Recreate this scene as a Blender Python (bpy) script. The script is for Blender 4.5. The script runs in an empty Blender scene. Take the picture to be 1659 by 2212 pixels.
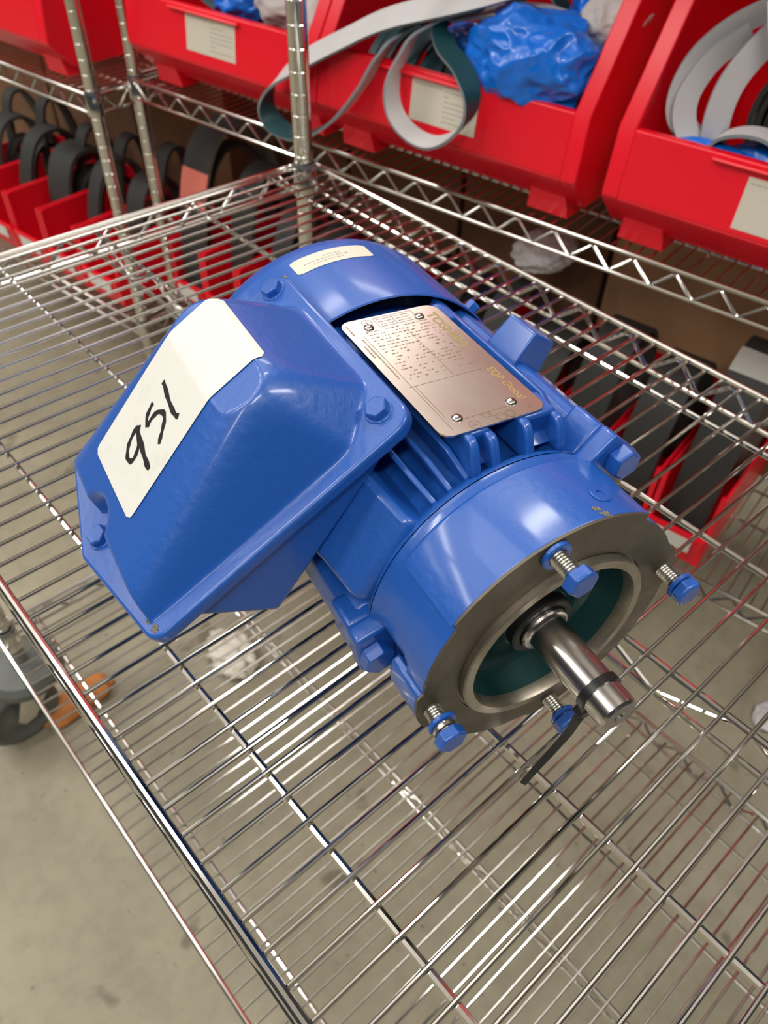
import bpy, bmesh, math, random
from mathutils import Vector, Matrix, noise
random.seed(7)
S = 0.001
scene = bpy.context.scene
COL = scene.collection
sin, cos, pi = math.sin, math.cos, math.pi
rad = math.radians

# ------------------------------------------------------------------ camera
CAM = (-0.64585, -0.87371, 0.42774)
R0 = (0.74890346, -0.66224429, 0.02400209)
R1 = (-0.4608746, -0.54652529, -0.69921721)
R2 = (0.47617036, 0.51258424, -0.71450626)
cd = bpy.data.cameras.new('camera')
cam = bpy.data.objects.new('camera', cd)
COL.objects.link(cam)
cam.matrix_world = Matrix(((R0[0], -R1[0], -R2[0], CAM[0]), (R0[1], -R1[1], -R2[1], CAM[1]), (R0[2], -R1[2], -R2[2], CAM[2]), (0, 0, 0, 1)))
cd.sensor_fit = 'VERTICAL'
cd.sensor_height = 24.0
cd.sensor_width = 18.0
cd.lens = 1688.6 / 2212 * 24.0
cd.clip_start = 0.02
cd.dof.use_dof = True
cd.dof.focus_distance = 0.39
cd.dof.aperture_fstop = cd.lens / 2.3
scene.camera = cam

# ------------------------------------------------------------------ light
w = bpy.data.worlds.new('world')
scene.world = w
w.use_nodes = True
bg = w.node_tree.nodes['Background']
bg.inputs[0].default_value = (0.93, 0.96, 1.0, 1)
bg.inputs[1].default_value = 0.06


def lamp(name, loc, size, power, target=None, color=(1.0, 0.97, 0.92)):
    l = bpy.data.lights.new(name, 'AREA')
    l.shape = 'RECTANGLE'
    l.size, l.size_y = size
    l.energy = power
    l.color = color
    o = bpy.data.objects.new(name, l)
    COL.objects.link(o)
    o.location = loc
    if target:
        o.rotation_euler = (Vector(target) - Vector(loc)).to_track_quat('-Z', 'Y').to_euler()
    return o


for x, y, ln, pw in [(-3.6, 2.6, 1.6, 32), (-1.85, 2.6, 1.5, 32), (0.6, 2.3, 0.8, 16), (2.75, 2.75, 1.4, 22), (-2.7, 0.4, 1.6, 38), (0.75, 0.6, 1.2, 24),
                     (-1.9, -1.9, 1.6, 42), (0.9, -1.9, 1.6, 36), (-4.2, -1.4, 1.6, 32)]:
    lamp('ceiling_tube_light', (x, y, 2.5), (ln, 0.22), pw)
    # the hung tubes also throw light up onto the white ceiling
    lamp('ceiling_tube_light_up', (x, y, 2.52), (ln, 0.22), 14, (x, y, 3.3))
for x, y in [(-3.9, 4.3), (-2.0, 4.4), (-3.9, 5.9), (-2.0, 5.9)]:
    lamp('soft_light_panel', (x, y, 2.5), (1.7, 0.8), 20)
lamp('soft_light_panel', (-1.05, 0.95, 2.5), (1.1, 1.2), 13)  # added panel standing in for a bright ceiling, whitens the cart wires
scene.view_settings.view_transform = 'Standard'
scene.view_settings.look = 'None'
scene.view_settings.gamma = 1
scene.view_settings.exposure = 0.0
scene.view_settings.use_curve_mapping = False

# ------------------------------------------------------------------ materials
def mat(name, color, rough=0.5, metal=0.0, coat=0.0, bump=None, vary=None, spec=None, alpha=None):
    """bump=(scale, strength); vary=(color2, scale, lo, hi) in object space."""
    m = bpy.data.materials.new(name)
    m.use_nodes = True
    nt = m.node_tree
    b = nt.nodes['Principled BSDF']
    b.inputs['Base Color'].default_value = (*color, 1)
    b.inputs['Roughness'].default_value = rough
    b.inputs['Metallic'].default_value = metal
    b.inputs['Coat Weight'].default_value = coat
    b.inputs['Coat Roughness'].default_value = 0.12
    if spec is not None:
        b.inputs['Specular IOR Level'].default_value = spec
    tc = nt.nodes.new('ShaderNodeTexCoord')
    if bump:
        n = nt.nodes.new('ShaderNodeTexNoise')
        n.inputs['Scale'].default_value = bump[0]
        n.inputs['Detail'].default_value = 3
        nt.links.new(tc.outputs['Object'], n.inputs['Vector'])
        bm_ = nt.nodes.new('ShaderNodeBump')
        bm_.inputs['Strength'].default_value = bump[1]
        bm_.inputs['Distance'].default_value = 0.001
        nt.links.new(n.outputs['Fac'], bm_.inputs['Height'])
        nt.links.new(bm_.outputs['Normal'], b.inputs['Normal'])
    if vary:
        n2 = nt.nodes.new('ShaderNodeTexNoise')
        n2.inputs['Scale'].default_value = vary[1]
        n2.inputs['Detail'].default_value = 6
        n2.inputs['Roughness'].default_value = 0.65
        nt.links.new(tc.outputs['Object'], n2.inputs['Vector'])
        cr = nt.nodes.new('ShaderNodeValToRGB')
        cr.color_ramp.elements[0].position = vary[2]
        cr.color_ramp.elements[1].position = vary[3]
        cr.color_ramp.elements[0].color = (*color, 1)
        cr.color_ramp.elements[1].color = (*vary[0], 1)
        nt.links.new(n2.outputs['Fac'], cr.inputs['Fac'])
        nt.links.new(cr.outputs['Color'], b.inputs['Base Color'])
    return m


M = {}
M['blue'] = mat('blue_paint', (0.010, 0.088, 0.40), 0.4, coat=0.5, bump=(190, 0.32))
M['blue_sheet'] = mat('blue_sheet_paint', (0.012, 0.090, 0.405), 0.4, coat=0.3, bump=(260, 0.08))
M['blue_dark'] = mat('blue_primer', (0.012, 0.06, 0.26), 0.5)
M['machined'] = mat('machined_iron', (0.165, 0.142, 0.108), 0.5, metal=0.75, bump=(900, 0.1), vary=((0.12, 0.105, 0.075), 40, 0.35, 0.75))
M['rabbet'] = mat('bright_machined_iron', (0.33, 0.295, 0.24), 0.38, metal=0.85, vary=((0.2, 0.17, 0.11), 60, 0.45, 0.8))
M['recess'] = mat('dark_green_primer', (0.006, 0.040, 0.042), 0.33, coat=0.2, bump=(150, 0.2), vary=((0.014, 0.030, 0.018), 60, 0.5, 0.8))
M['steel'] = mat('shaft_steel', (0.52, 0.49, 0.47), 0.2, metal=1.0)
M['zinc'] = mat('zinc_thread', (0.62, 0.60, 0.54), 0.28, metal=1.0, vary=((0.35, 0.33, 0.25), 300, 0.5, 0.8))
M['chip'] = mat('bare_iron_chip', (0.33, 0.30, 0.22), 0.6, metal=0.3, bump=(2500, 0.9), vary=((0.05, 0.05, 0.06), 1500, 0.45, 0.6))
M['plate'] = mat('nameplate_steel', (0.68, 0.58, 0.52), 0.24, metal=1.0, vary=((0.60, 0.46, 0.42), 25, 0.4, 0.7))  # steel tinted pinkish: reflection of the red bins put into the colour
M['plate_ink'] = mat('nameplate_print', (0.25, 0.19, 0.12), 0.45, metal=0.6)
M['plate_logo'] = mat('nameplate_gold_print', (0.36, 0.29, 0.14), 0.4, metal=0.7)
M['plate_yellow'] = mat('nameplate_yellow_print', (0.46, 0.32, 0.13), 0.4, metal=0.6)
M['chrome'] = mat('chrome_wire', (0.70, 0.68, 0.65), 0.11, metal=1.0)
M['chrome_dull'] = mat('chrome_post', (0.68, 0.67, 0.64), 0.09, metal=1.0)
M['collar'] = mat('shelf_collar', (0.16, 0.16, 0.155), 0.35, metal=0.6)
M['red'] = mat('red_plastic', (0.88, 0.005, 0.022), 0.34, bump=(500, 0.03))
M['card'] = mat('cream_label', (0.66, 0.61, 0.51), 0.55)
M['white_label'] = mat('white_label', (0.72, 0.71, 0.66), 0.5, vary=((0.64, 0.63, 0.57), 90, 0.55, 0.8))
M['marker'] = mat('black_marker', (0.012, 0.010, 0.012), 0.4)
M['print'] = mat('grey_print', (0.42, 0.40, 0.36), 0.6)
M['black'] = mat('black_plastic', (0.012, 0.012, 0.012), 0.38)
M['seal'] = mat('black_rubber_seal', (0.008, 0.008, 0.008), 0.5)
M['rubber'] = mat('dark_rubber', (0.030, 0.031, 0.030), 0.65, bump=(300, 0.1))
M['rubber_grey'] = mat('grey_rubber', (0.075, 0.076, 0.07), 0.7, bump=(300, 0.1), vary=((0.045, 0.046, 0.044), 20, 0.4, 0.7))
M['rubber_tan'] = mat('tan_rubber', (0.17, 0.16, 0.125), 0.7, bump=(300, 0.1))
M['belt_white'] = mat('white_belt_cover', (0.60, 0.59, 0.60), 0.5)
M['belt_teal'] = mat('teal_belt_cover', (0.010, 0.060, 0.072), 0.45)
M['belt_edge'] = mat('grey_belt_edge', (0.20, 0.235, 0.26), 0.6)
M['bag'] = mat('blue_plastic_film', (0.0, 0.165, 0.76), 0.28, coat=0.4)
M['cloth'] = mat('grey_fabric', (0.52, 0.48, 0.47), 0.8)
M['pink'] = mat('pink_tape', (0.75, 0.20, 0.15), 0.6)
M['tape'] = mat('paper_band', (0.48, 0.48, 0.44), 0.6)
M['tyre'] = mat('grey_caster_tread', (0.10, 0.11, 0.105), 0.4)
M['bumper'] = mat('grey_bumper', (0.10, 0.108, 0.098), 0.45)
M['orange'] = mat('orange_scrap', (0.55, 0.20, 0.045), 0.7, vary=((0.42, 0.13, 0.02), 30, 0.4, 0.7))
M['paper'] = mat('crumpled_paper', (0.72, 0.68, 0.58), 0.8)
M['cardboard'] = mat('cardboard', (0.20, 0.105, 0.05), 0.8, vary=((0.15, 0.08, 0.04), 15, 0.4, 0.7))  # darkened brown: the shade behind the bins is put into the colour


M['ceiling'] = mat('white_ceiling', (0.78, 0.77, 0.74), 0.9)


M['cardboard_lightened'] = mat('lightened_cardboard', (0.50, 0.30, 0.155), 0.75)  # cardboard made lighter in colour to look lit under the shelf


def floor_mat():
    m = bpy.data.materials.new('concrete')
    m.use_nodes = True
    nt = m.node_tree
    b = nt.nodes['Principled BSDF']
    tc = nt.nodes.new('ShaderNodeTexCoord')

    def ns(scale, detail=6, rough=0.6):
        n = nt.nodes.new('ShaderNodeTexNoise')
        n.inputs['Scale'].default_value = scale
        n.inputs['Detail'].default_value = detail
        n.inputs['Roughness'].default_value = rough
        nt.links.new(tc.outputs['Object'], n.inputs['Vector'])
        return n

    def ramp(n, c0, c1, p0, p1):
        r = nt.nodes.new('ShaderNodeValToRGB')
        r.color_ramp.elements[0].position, r.color_ramp.elements[1].position = p0, p1
        r.color_ramp.elements[0].color, r.color_ramp.elements[1].color = (*c0, 1), (*c1, 1)
        nt.links.new(n.outputs['Fac'], r.inputs['Fac'])
        return r

    def mul(a, c):
        x = nt.nodes.new('ShaderNodeMix')
        x.data_type = 'RGBA'
        x.blend_type = 'MULTIPLY'
        x.inputs[0].default_value = 1
        nt.links.new(a.outputs[0] if a.bl_idname != 'ShaderNodeMix' else a.outputs[2], x.inputs[6])
        nt.links.new(c.outputs[0], x.inputs[7])
        return x
    base = ramp(ns(5), (0.25, 0.222, 0.155), (0.32, 0.292, 0.208), 0.3, 0.7)
    a = mul(base, ramp(ns(38, 8, 0.7), (0.84, 0.83, 0.82), (1.0, 1.0, 1.0), 0.32, 0.55))
    a = mul(a, ramp(ns(16, 2, 0.4), (0.55, 0.52, 0.50), (1, 1, 1), 0.24, 0.31))
    a = mul(a, ramp(ns(70, 1, 0.3), (0.60, 0.60, 0.64), (1, 1, 1), 0.21, 0.26))
    nt.links.new(a.outputs[2], b.inputs['Base Color'])
    b.inputs['Roughness'].default_value = 0.55
    return m


M['floor'] = floor_mat()


# ------------------------------------------------------------------ mesh helpers (all in millimetres)
class MB:
    def __init__(self):
        self.v, self.f, self.m = [], [], []
        self.mi = 0

    def add(self, vs, fs, mi=None):
        o = len(self.v)
        self.v += [tuple(p) for p in vs]
        self.f += [tuple(i + o for i in f) for f in fs]
        self.m += [self.mi if mi is None else mi] * len(fs)

    def box(self, x0, x1, y0, y1, z0, z1, mi=None):
        self.add([(x0, y0, z0), (x1, y0, z0), (x1, y1, z0), (x0, y1, z0), (x0, y0, z1), (x1, y0, z1), (x1, y1, z1), (x0, y1, z1)],
                 [(0, 3, 2, 1), (4, 5, 6, 7), (0, 1, 5, 4), (1, 2, 6, 5), (2, 3, 7, 6), (3, 0, 4, 7)], mi)

    def prism(self, pts, vec, mi=None):
        n = len(pts)
        a = [Vector(p) for p in pts]
        b = [p + Vector(vec) for p in a]
        self.add(a + b, [tuple(range(n))[::-1], tuple(range(n, 2 * n))] + [(i, (i + 1) % n, n + (i + 1) % n, n + i) for i in range(n)], mi)

    def lathe(self, prof, seg=48, axis='x', mi=None, c=(0, 0, 0), closed=False, a0=0.0, a1=2 * pi):
        """prof: (along axis, radius)."""
        full = abs(a1 - a0 - 2 * pi) < 1e-6
        cnt = seg if full else seg + 1
        vs, fs = [], []
        for (t, r) in prof:
            for i in range(cnt):
                a = a0 + (a1 - a0) * i / seg
                if axis == 'x':
                    vs.append((c[0] + t, c[1] + r * sin(a), c[2] + r * cos(a)))
                elif axis == 'z':
                    vs.append((c[0] + r * cos(a), c[1] + r * sin(a), c[2] + t))
                else:
                    vs.append((c[0] + r * cos(a), c[1] + t, c[2] + r * sin(a)))
        k = len(prof)
        for j in range(k if closed else k - 1):
            j2 = (j + 1) % k
            for i in range(seg):
                i2 = (i + 1) % cnt
                fs.append((j * cnt + i, j * cnt + i2, j2 * cnt + i2, j2 * cnt + i))
        self.add(vs, fs, mi)

    def tube(self, pts, r, n=8, mi=None, caps=True):
        P = [Vector(p) for p in pts]
        vs, fs = [], []
        up = None
        for i, p in enumerate(P):
            t = ((P[min(i + 1, len(P) - 1)] - P[max(i - 1, 0)])).normalized()
            if up is None:
                up = t.orthogonal().normalized()
            up = (up - t * up.dot(t)).normalized()
            s = t.cross(up)
            rr = r[i] if isinstance(r, (list, tuple)) else r
            for k in range(n):
                a = 2 * pi * k / n
                vs.append(p + up * (rr * cos(a)) + s * (rr * sin(a)))
        for i in range(len(P) - 1):
            for k in range(n):
                k2 = (k + 1) % n
                fs.append((i * n + k, i * n + k2, (i + 1) * n + k2, (i + 1) * n + k))
        if caps:
            fs += [tuple(range(n))[::-1], tuple(range((len(P) - 1) * n, len(P) * n))]
        self.add(vs, fs, mi)

    def ribbon(self, pts, wid, th, mo=0, mi_=1, me=2, closed=False):
        """flat belt: pts centre line, wid = width vector(s), th = thickness; outer/inner/edge material slots."""
        P = [Vector(p) for p in pts]
        n = len(P)
        vs, fs, ms = [], [], []
        for i, p in enumerate(P):
            if closed:
                t = (P[(i + 1) % n] - P[i - 1]).normalized()
            else:
                t = (P[min(i + 1, n - 1)] - P[max(i - 1, 0)]).normalized()
            wv = Vector(wid[i] if isinstance(wid, list) else wid)
            hw = wv.length / 2
            wv = (wv - t * wv.dot(t)).normalized()
            nn = t.cross(wv)
            for a, b in ((-1, -1), (1, -1), (1, 1), (-1, 1)):
                vs.append(p + wv * (a * hw) + nn * (b * th / 2))
        rng = range(n if closed else n - 1)
        for i in rng:
            j = (i + 1) % n
            q = [4 * i + k for k in range(4)]
            u = [4 * j + k for k in range(4)]
            for k, mm in ((0, mi_), (1, me), (2, mo), (3, me)):
                k2 = (k + 1) % 4
                fs.append((q[k], q[k2], u[k2], u[k]))
                ms.append(mm)
        if not closed:
            fs += [(3, 2, 1, 0), tuple(4 * (n - 1) + k for k in range(4))]
            ms += [me, me]
        o = len(self.v)
        self.v += [tuple(p) for p in vs]
        self.f += [tuple(i + o for i in f) for f in fs]
        self.m += ms

    def map(self, fn):
        self.v = [fn(p) for p in self.v]
        return self


def spline(pts, n=8, closed=False):
    P = [Vector(p) for p in pts]
    k = len(P)
    out = []
    for i in range(k if closed else k - 1):
        if closed:
            p0, p1, p2, p3 = P[i - 1], P[i], P[(i + 1) % k], P[(i + 2) % k]
        else:
            p0, p1, p2, p3 = P[max(i - 1, 0)], P[i], P[i + 1], P[min(i + 2, k - 1)]
        for j in range(n):
            t = j / n
            out.append(0.5 * ((2 * p1) + (p2 - p0) * t + (2 * p0 - 5 * p1 + 4 * p2 - p3) * t * t + (3 * p1 - p0 - 3 * p2 + p3) * t ** 3))
    if not closed:
        out.append(P[-1])
    return out


def mesh_of(name, mb, mats, smooth=35, scale=S, recalc=True):
    me = bpy.data.meshes.new(name)
    me.from_pydata([(x * scale, y * scale, z * scale) for x, y, z in mb.v], [], mb.f)
    for m in (mats if isinstance(mats, (list, tuple)) else [mats]):
        me.materials.append(m)
    me.polygons.foreach_set('material_index', mb.m)
    if recalc:
        bm = bmesh.new()
        bm.from_mesh(me)
        bmesh.ops.recalc_face_normals(bm, faces=bm.faces)
        bm.to_mesh(me)
        bm.free()
    if smooth:
        me.shade_smooth()
        me.set_sharp_from_angle(angle=rad(smooth))
    me.update()
    return me


def link(name, me, parent=None):
    o = bpy.data.objects.new(name, me)
    COL.objects.link(o)
    if parent:
        o.parent = parent
    return o


def obj(name, mb, mats, parent=None, smooth=35, bevel=None, recalc=True):
    o = link(name, mesh_of(name, mb, mats, smooth, recalc=recalc), parent)
    if bevel:
        b = o.modifiers.new('bevel', 'BEVEL')
        b.width = bevel[0] * S
        b.segments = bevel[1]
        b.limit_method = 'ANGLE'
        b.angle_limit = rad(35)
    return o


def thing(name, label, cat, loc, rotz=0.0, group=None):
    o = bpy.data.objects.new(name, None)
    COL.objects.link(o)
    o.location = [c * S for c in loc]
    o.rotation_euler = (0, 0, rotz)
    o.empty_display_size = 0.05
    return tag(o, label, cat, group)


def tag(o, label, cat, group=None):
    o['label'] = label
    o['category'] = cat
    if group:
        o['group'] = group
    return o


def copy_tree(o, parent=None):
    c = o.copy()
    COL.objects.link(c)
    if parent:
        c.parent = parent
    for ch in o.children:
        copy_tree(ch, c)
    return c


FLOOR = -770.0
# the rack row behind the cart stands in its own frame: p along the row, d away from the camera side
PHI = rad(9.74)
UX, UY = sin(PHI), -cos(PHI)
NX, NY = cos(PHI), sin(PHI)
ROT = math.atan2(UY, UX)


def row(p, d, z):
    return (CAM[0] * 1000 + UX * p + NX * d, CAM[1] * 1000 + UY * p + NY * d, z)


# ------------------------------------------------------------------ floor
mb = MB()
mb.box(-5000, 6000, -5000, 7000, FLOOR - 60, FLOOR)
fl = obj('floor', mb, M['floor'], smooth=None)
fl['kind'] = 'structure'
mb = MB()
mb.box(-6500, 6500, -6500, 8500, 3300, 3360)
ce = obj('ceiling', mb, M['ceiling'], smooth=None)
ce['kind'] = 'structure'


# ------------------------------------------------------------------ wire shelving
def zigzag(a, b, z0, z1, pitch, r, mb, inset=8):
    a, b = Vector(a), Vector(b)
    L = (b - a).length
    n = max(2, int(round((L - 2 * inset) / (pitch / 2))))
    pts = []
    for i in range(n + 1):
        p = a + (b - a) * ((inset + (L - 2 * inset) * i / n) / L)
        zz = z0 if i % 2 == 0 else z1
        for e in (-0.09, 0.09):
            q = p + (b - a).normalized() * (e * pitch / 2)
            pts.append((q.x, q.y, zz))
    mb.tube(pts, r, 6)


def wire_mesh(L):
    m_ = MB()
    m_.tube([(0, 0, 0), (0, L, 0)], 1.6, 10)
    return mesh_of('wire', m_, M['chrome'])


def shelf(parent, x0, x1, y0, y1, z, wire_axis, spacing, first, rods, truss, z_parent):
    """frame of one shelf deck; wires run along wire_axis; rods run the other way at the given offsets."""
    zt, zb = z - z_parent, z - z_parent - 32
    fr = MB()
    c = 16
    for zz in (zt, zb):
        for a, b in (((x0 + c, y0), (x1 - c, y0)), ((x0 + c, y1), (x1 - c, y1)), ((x0, y0 + c), (x0, y1 - c)), ((x1, y0 + c), (x1, y1 - c))):
            fr.tube([(a[0], a[1], zz), (b[0], b[1], zz)], 3.1 if zz == zt else 2.7, 10)
    for a, b in (((x0 + c, y0, 0), (x1 - c, y0, 0)), ((x0 + c, y1, 0), (x1 - c, y1, 0)), ((x0, y0 + c, 0), (x0, y1 - c, 0)), ((x1, y0 + c, 0), (x1, y1 - c, 0))):
        zigzag(a, b, zt - 6, zb + 3, 60, 2.3, fr)
    f = obj('shelf', fr, M['chrome'], parent)
    col = MB()
    col.lathe([(-36, 14.5), (-36, 17), (0, 15.5), (2, 14.5)], 20, 'z', closed=True)
    col.lathe([(1.5, 13), (1.5, 16.2), (6, 15), (6, 13)], 20, 'z', closed=True, mi=1)
    cme = mesh_of('corner_collar', col, [M['chrome_dull'], M['collar']])
    for cx_ in (x0 + 12, x1 - 12):
        for cy_ in (y0 + 12, y1 - 12):
            link('corner_collar', cme, f).location = (cx_ * S, cy_ * S, zt * S)
    if wire_axis == 'x':
        me = wire_mesh(x1 - x0)
        k = first
        while k < y1 - 6:
            if k > y0 + 4:
                o = link('wire', me, f)
                o.location = (x0 * S, k * S, (zt - 2) * S)
                o.rotation_euler = (0, 0, -pi / 2)
            k += spacing
        for q in rods:
            m_ = MB()
            m_.tube([(q, y0, zt - 6.3), (q, y1, zt - 6.3)], 2.5, 8)
            obj('support_rod', m_, M['chrome'], f)
        for q in truss:
            m_ = MB()
            m_.tube([(q, y0, zt - 6.3), (q, y1, zt - 6.3)], 2.5, 8)
            m_.tube([(q, y0, zb - 4), (q, y1, zb - 4)], 2.5, 8)
            zigzag((q, y0, 0), (q, y1, 0), zt - 10, zb - 1, 120, 2.0, m_)
            obj('centre_truss', m_, M['chrome'], f)
    else:
        me = wire_mesh(y1 - y0)
        k = first
        while k < x1 - 6:
            if k > x0 + 4:
                o = link('wire', me, f)
                o.location = (k * S, y0 * S, (zt - 2) * S)
            k += spacing
        for q in rods:
            m_ = MB()
            m_.tube([(x0, q, zt - 6.3), (x1, q, zt - 6.3)], 2.5, 8)
            obj('support_rod', m_, M['chrome'], f)
    return f


def post_mesh(z0, z1):
    pr = [(z0, 0.1), (z0, 12.7)]
    z = z0 + 12
    while z < z1 - 8:
        pr += [(z - 1.7, 12.7), (z - 1.2, 12.35), (z + 1.2, 12.35), (z + 1.7, 12.7)]
        z += 25.4
    pr += [(z1, 12.7), (z1, 0.1)]
    m_ = MB()
    m_.lathe(pr, 18, 'z')
    return mesh_of('post', m_, M['chrome_dull'], 24)


# the cart under the motor: x 0..-610, y 0..-1216 (corner post by the racks is at 0,0)
CX, CY = -305.0, -608.0
cart = thing('wire_cart', 'two-tier chrome wire cart on grey casters with the blue motor on its top shelf', 'cart', (CX, CY, FLOOR))
W2, L2 = 304.8, 608.0
for zz in (0.0, -527.0):
    shelf(cart, -W2, W2, -L2, L2, zz, 'x', 19.2, L2 - 7.1 - 19.2 * 62, [W2 - 0.9014 * 609.6, W2 - 0.7068 * 609.6, W2 - 0.3065 * 609.6, W2 - 0.1045 * 609.6], [W2 - 0.5085 * 609.6], FLOOR)
pm = post_mesh(165, 1600)
for sx in (-1, 1):
    for sy in (-1, 1):
        o = link('post', pm, cart)
        o.location = (sx * (W2 - 12) * S, sy * (L2 - 10) * S, 0)


def caster(parent, x, y, ang):
    ca = MB()
    ca.lathe([(168, 0.1), (168, 18), (160, 52), (150, 60), (138, 60), (134, 50), (134, 0.1)], 36, 'z')
    c_ = obj('caster', ca, M['bumper'], parent)
    c_.location = (x * S, y * S, 0)
    c_.rotation_euler = (0, 0, ang)
    fk = MB()
    for sx in (-1, 1):
        fk.prism([(sx * 24, -20, 136), (sx * 24, 22, 136), (sx * 24, 48, 70), (sx * 24, 40, 56), (sx * 24, 22, 58), (sx * 24, -18, 110)], (sx * 4, 0, 0))
    fk.box(-28, 28, -22, 24, 130, 136)
    obj('fork', fk, M['chrome_dull'], c_)
    wh = MB()
    wh.lathe([(-19, 48), (-19, 56), (-13, 62), (13, 62), (19, 56), (19, 48)], 40, 'x', c=(0, 36, 62.5))
    wh.lathe([(-19, 0.1), (-19, 16), (-15, 22), (-15, 42), (-19, 48)], 40, 'x', c=(0, 36, 62.5), mi=1)
    wh.lathe([(19, 0.1), (19, 16), (15, 22), (15, 42), (19, 48)], 40, 'x', c=(0, 36, 62.5), mi=1)
    obj('wheel', wh, [M['tyre'], M['bumper']], c_)


for sx in (-1, 1):
    for sy in (-1, 1):
        caster(cart, sx * (W2 - 12), sy * (L2 - 10), rad({(-1, 1): 95, (1, 1): 60, (-1, -1): 130, (1, -1): 20}[(sx, sy)]))

# rack B (right and middle) and rack A (left)
BZ, BLZ = -64.0, -541.0
AZ, ALZ = -82.0, -568.0


def rack(label, p0, p1, d0, depth, ztop, zlow):
    r = thing('wire_rack', label, 'rack', row(p0, d0, FLOOR), ROT)
    L = p1 - p0
    for zz in (ztop, zlow, ztop + 440):
        shelf(r, 0, L, 0, depth, zz, 'y', 18.4, 14, [depth * k / 5 for k in (1, 2, 3, 4)], [], FLOOR)
    me = post_mesh(0, 1750)
    for x in (12, L - 12):
        for y in (12, depth - 12):
            o = link('post', me, r)
            o.location = (x * S, y * S, 0)
    return r


rack('tall chrome wire rack holding the red bins right behind the cart', -1382, 140, 963, 457, BZ, BLZ)
rack('chrome wire rack at the upper left, one red bin on its upper shelf', -2610, -1392, 886, 500, AZ, ALZ)


# ------------------------------------------------------------------ bins
def text_lines(mb_, x0, x1, y, z0, z1, n, h, seed):
    rnd = random.Random(seed)
    for i in range(n):
        z = z1 - (z1 - z0) * (i + 0.5) / n
        x = x0
        while x < x1 - 3:
            wl = rnd.uniform(2.5, 9)
            xe = min(x1, x + wl)
            mb_.box(x, xe, y - 0.15, y, z - h / 2, z + h / 2)
            x = xe + 1.3
            if rnd.random() < 0.12:
                break


def big_bin_meshes(W):
    b = MB()
    tw = 23
    side = [(50, 18), (46, 20), (6, 58), (0, 66), (9, 147), (112, 300), (420, 300), (420, 18)]
    for x in (0, W - tw):
        b.prism([(x, y, z) for y, z in side], (tw, 0, 0))
    b.prism([(tw - 1, y, z) for y, z in [(0, 66), (9, 147), (22, 147), (15, 70)]], (W - 2 * tw + 2, 0, 0))
    b.prism([(tw - 1, y, z) for y, z in [(46, 20), (6, 58), (0, 66), (15, 70), (58, 24)]], (W - 2 * tw + 2, 0, 0))
    b.box(tw - 1, W - tw + 1, 46, 420, 18, 25)
    b.box(tw - 1, W - tw + 1, 412, 420, 18, 300)
    b.box(W * 0.27, W * 0.64, -0.5, 9, 139, 144)
    shell = mesh_of('bin_shell', b, M['red'])
    f = MB()
    f.prism([(0, 0, 0), (65, 0, 0), (60, -6, 31), (5, -6, 31)], (0, 50, 0))
    return shell, mesh_of('foot', f, M['red'])


BIG = big_bin_meshes(452)


def big_bin(p, d, z, label, lab):
    t = thing('storage_bin', label, 'bin', row(p, d, z), ROT, 'large red bins on the upper shelves')
    o = link('bin_shell', BIG[0], t)
    bv = o.modifiers.new('bevel', 'BEVEL')
    bv.width = 5 * S
    bv.segments = 3
    bv.limit_method = 'ANGLE'
    bv.angle_limit = rad(30)
    for fx in (20, 367):
        for fy, fs in ((40, 1.0), (340, 0.62)):
            fo = link('foot', BIG[1], t)
            fo.location = (fx * S, fy * S, 0)
            fo.scale = (1, 1, fs)
    if lab:
        x0, x1, z0, z1 = lab
        sl = 9 / 81.0
        lm = MB()
        yy = lambda zq: (zq - 66) * sl - 0.6
        lm.prism([(x0, yy(z0), z0), (x1, yy(z0), z0), (x1, yy(z1), z1), (x0, yy(z1), z1)], (0, 0.4, 0))
        lo = obj('label', lm, M['card'], t, smooth=None)
        tl = MB()
        text_lines(tl, x0 + (x1 - x0) * 0.5, x1 - 5, 0, z0 + 5, z1 - 5, 7, 1.6, int(p))
        text_lines(tl, x0 + 4, x0 + (x1 - x0) * 0.46, 0, z1 - 9, z1 - 4, 1, 1.6, int(p) + 5)
        tl.map(lambda q: (q[0], q[1] + yy(q[2]) - 0.1, q[2]))
        obj('printed_text', tl, M['print'], lo, smooth=None)['kind'] = 'stuff'
    return t


big_bin(-886, 952, BZ + 3, 'large red bin in the middle, full of belts with a blue bag at its front', (178, 290, 84, 138))
big_bin(-1340, 952, BZ + 3, 'large red bin left of the middle one, partly behind the chrome cart post', (160, 277, 84, 140))
big_bin(-396, 952, BZ + 3, 'large red bin at the far right edge with white belts inside', (168, 290, 74, 132))
big_bin(-1938, 880, AZ + 3, 'large red bin alone on the upper shelf of the left rack', None)


for k, (p, lb) in enumerate([(-1340, 'left'), (-886, 'middle'), (-396, 'right')]):
    big_bin(p, 952, BZ + 443, 'large red bin on the top shelf, straight above the %s large bin' % lb, None)


def small_bin_meshes(W):
    b = MB()
    tw = 4
    side = [(6, 2), (0, 12), (0, 156), (8, 160), (300, 160), (300, 2)]
    for x in (0, W - tw):
        b.prism([(x, y, z) for y, z in side], (tw, 0, 0))
    b.prism([(tw - 1, y, z) for y, z in [(6, 2), (-12, 66), (-12, 74), (-6, 74), (-3, 66), (12, 2)]], (W - 2 * tw + 2, 0, 0))
    b.box(tw - 1, W - tw + 1, 8, 300, 2, 6)
    b.box(tw - 1, W - tw + 1, 295, 300, 2, 160)
    b.box(0, 8, -3, 6, 10, 160)
    b.box(W - 8, W, -3, 6, 10, 160)
    f = MB()
    f.prism([(W * 0.2, -11.5, 38), (W * 0.8, -11.5, 38), (W * 0.8, -13.5, 66), (W * 0.2, -13.5, 66)], (0, 0.8, 0))
    return mesh_of('bin_shell', b, M['red']), mesh_of('label_card', f, M['white_label'])


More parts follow.
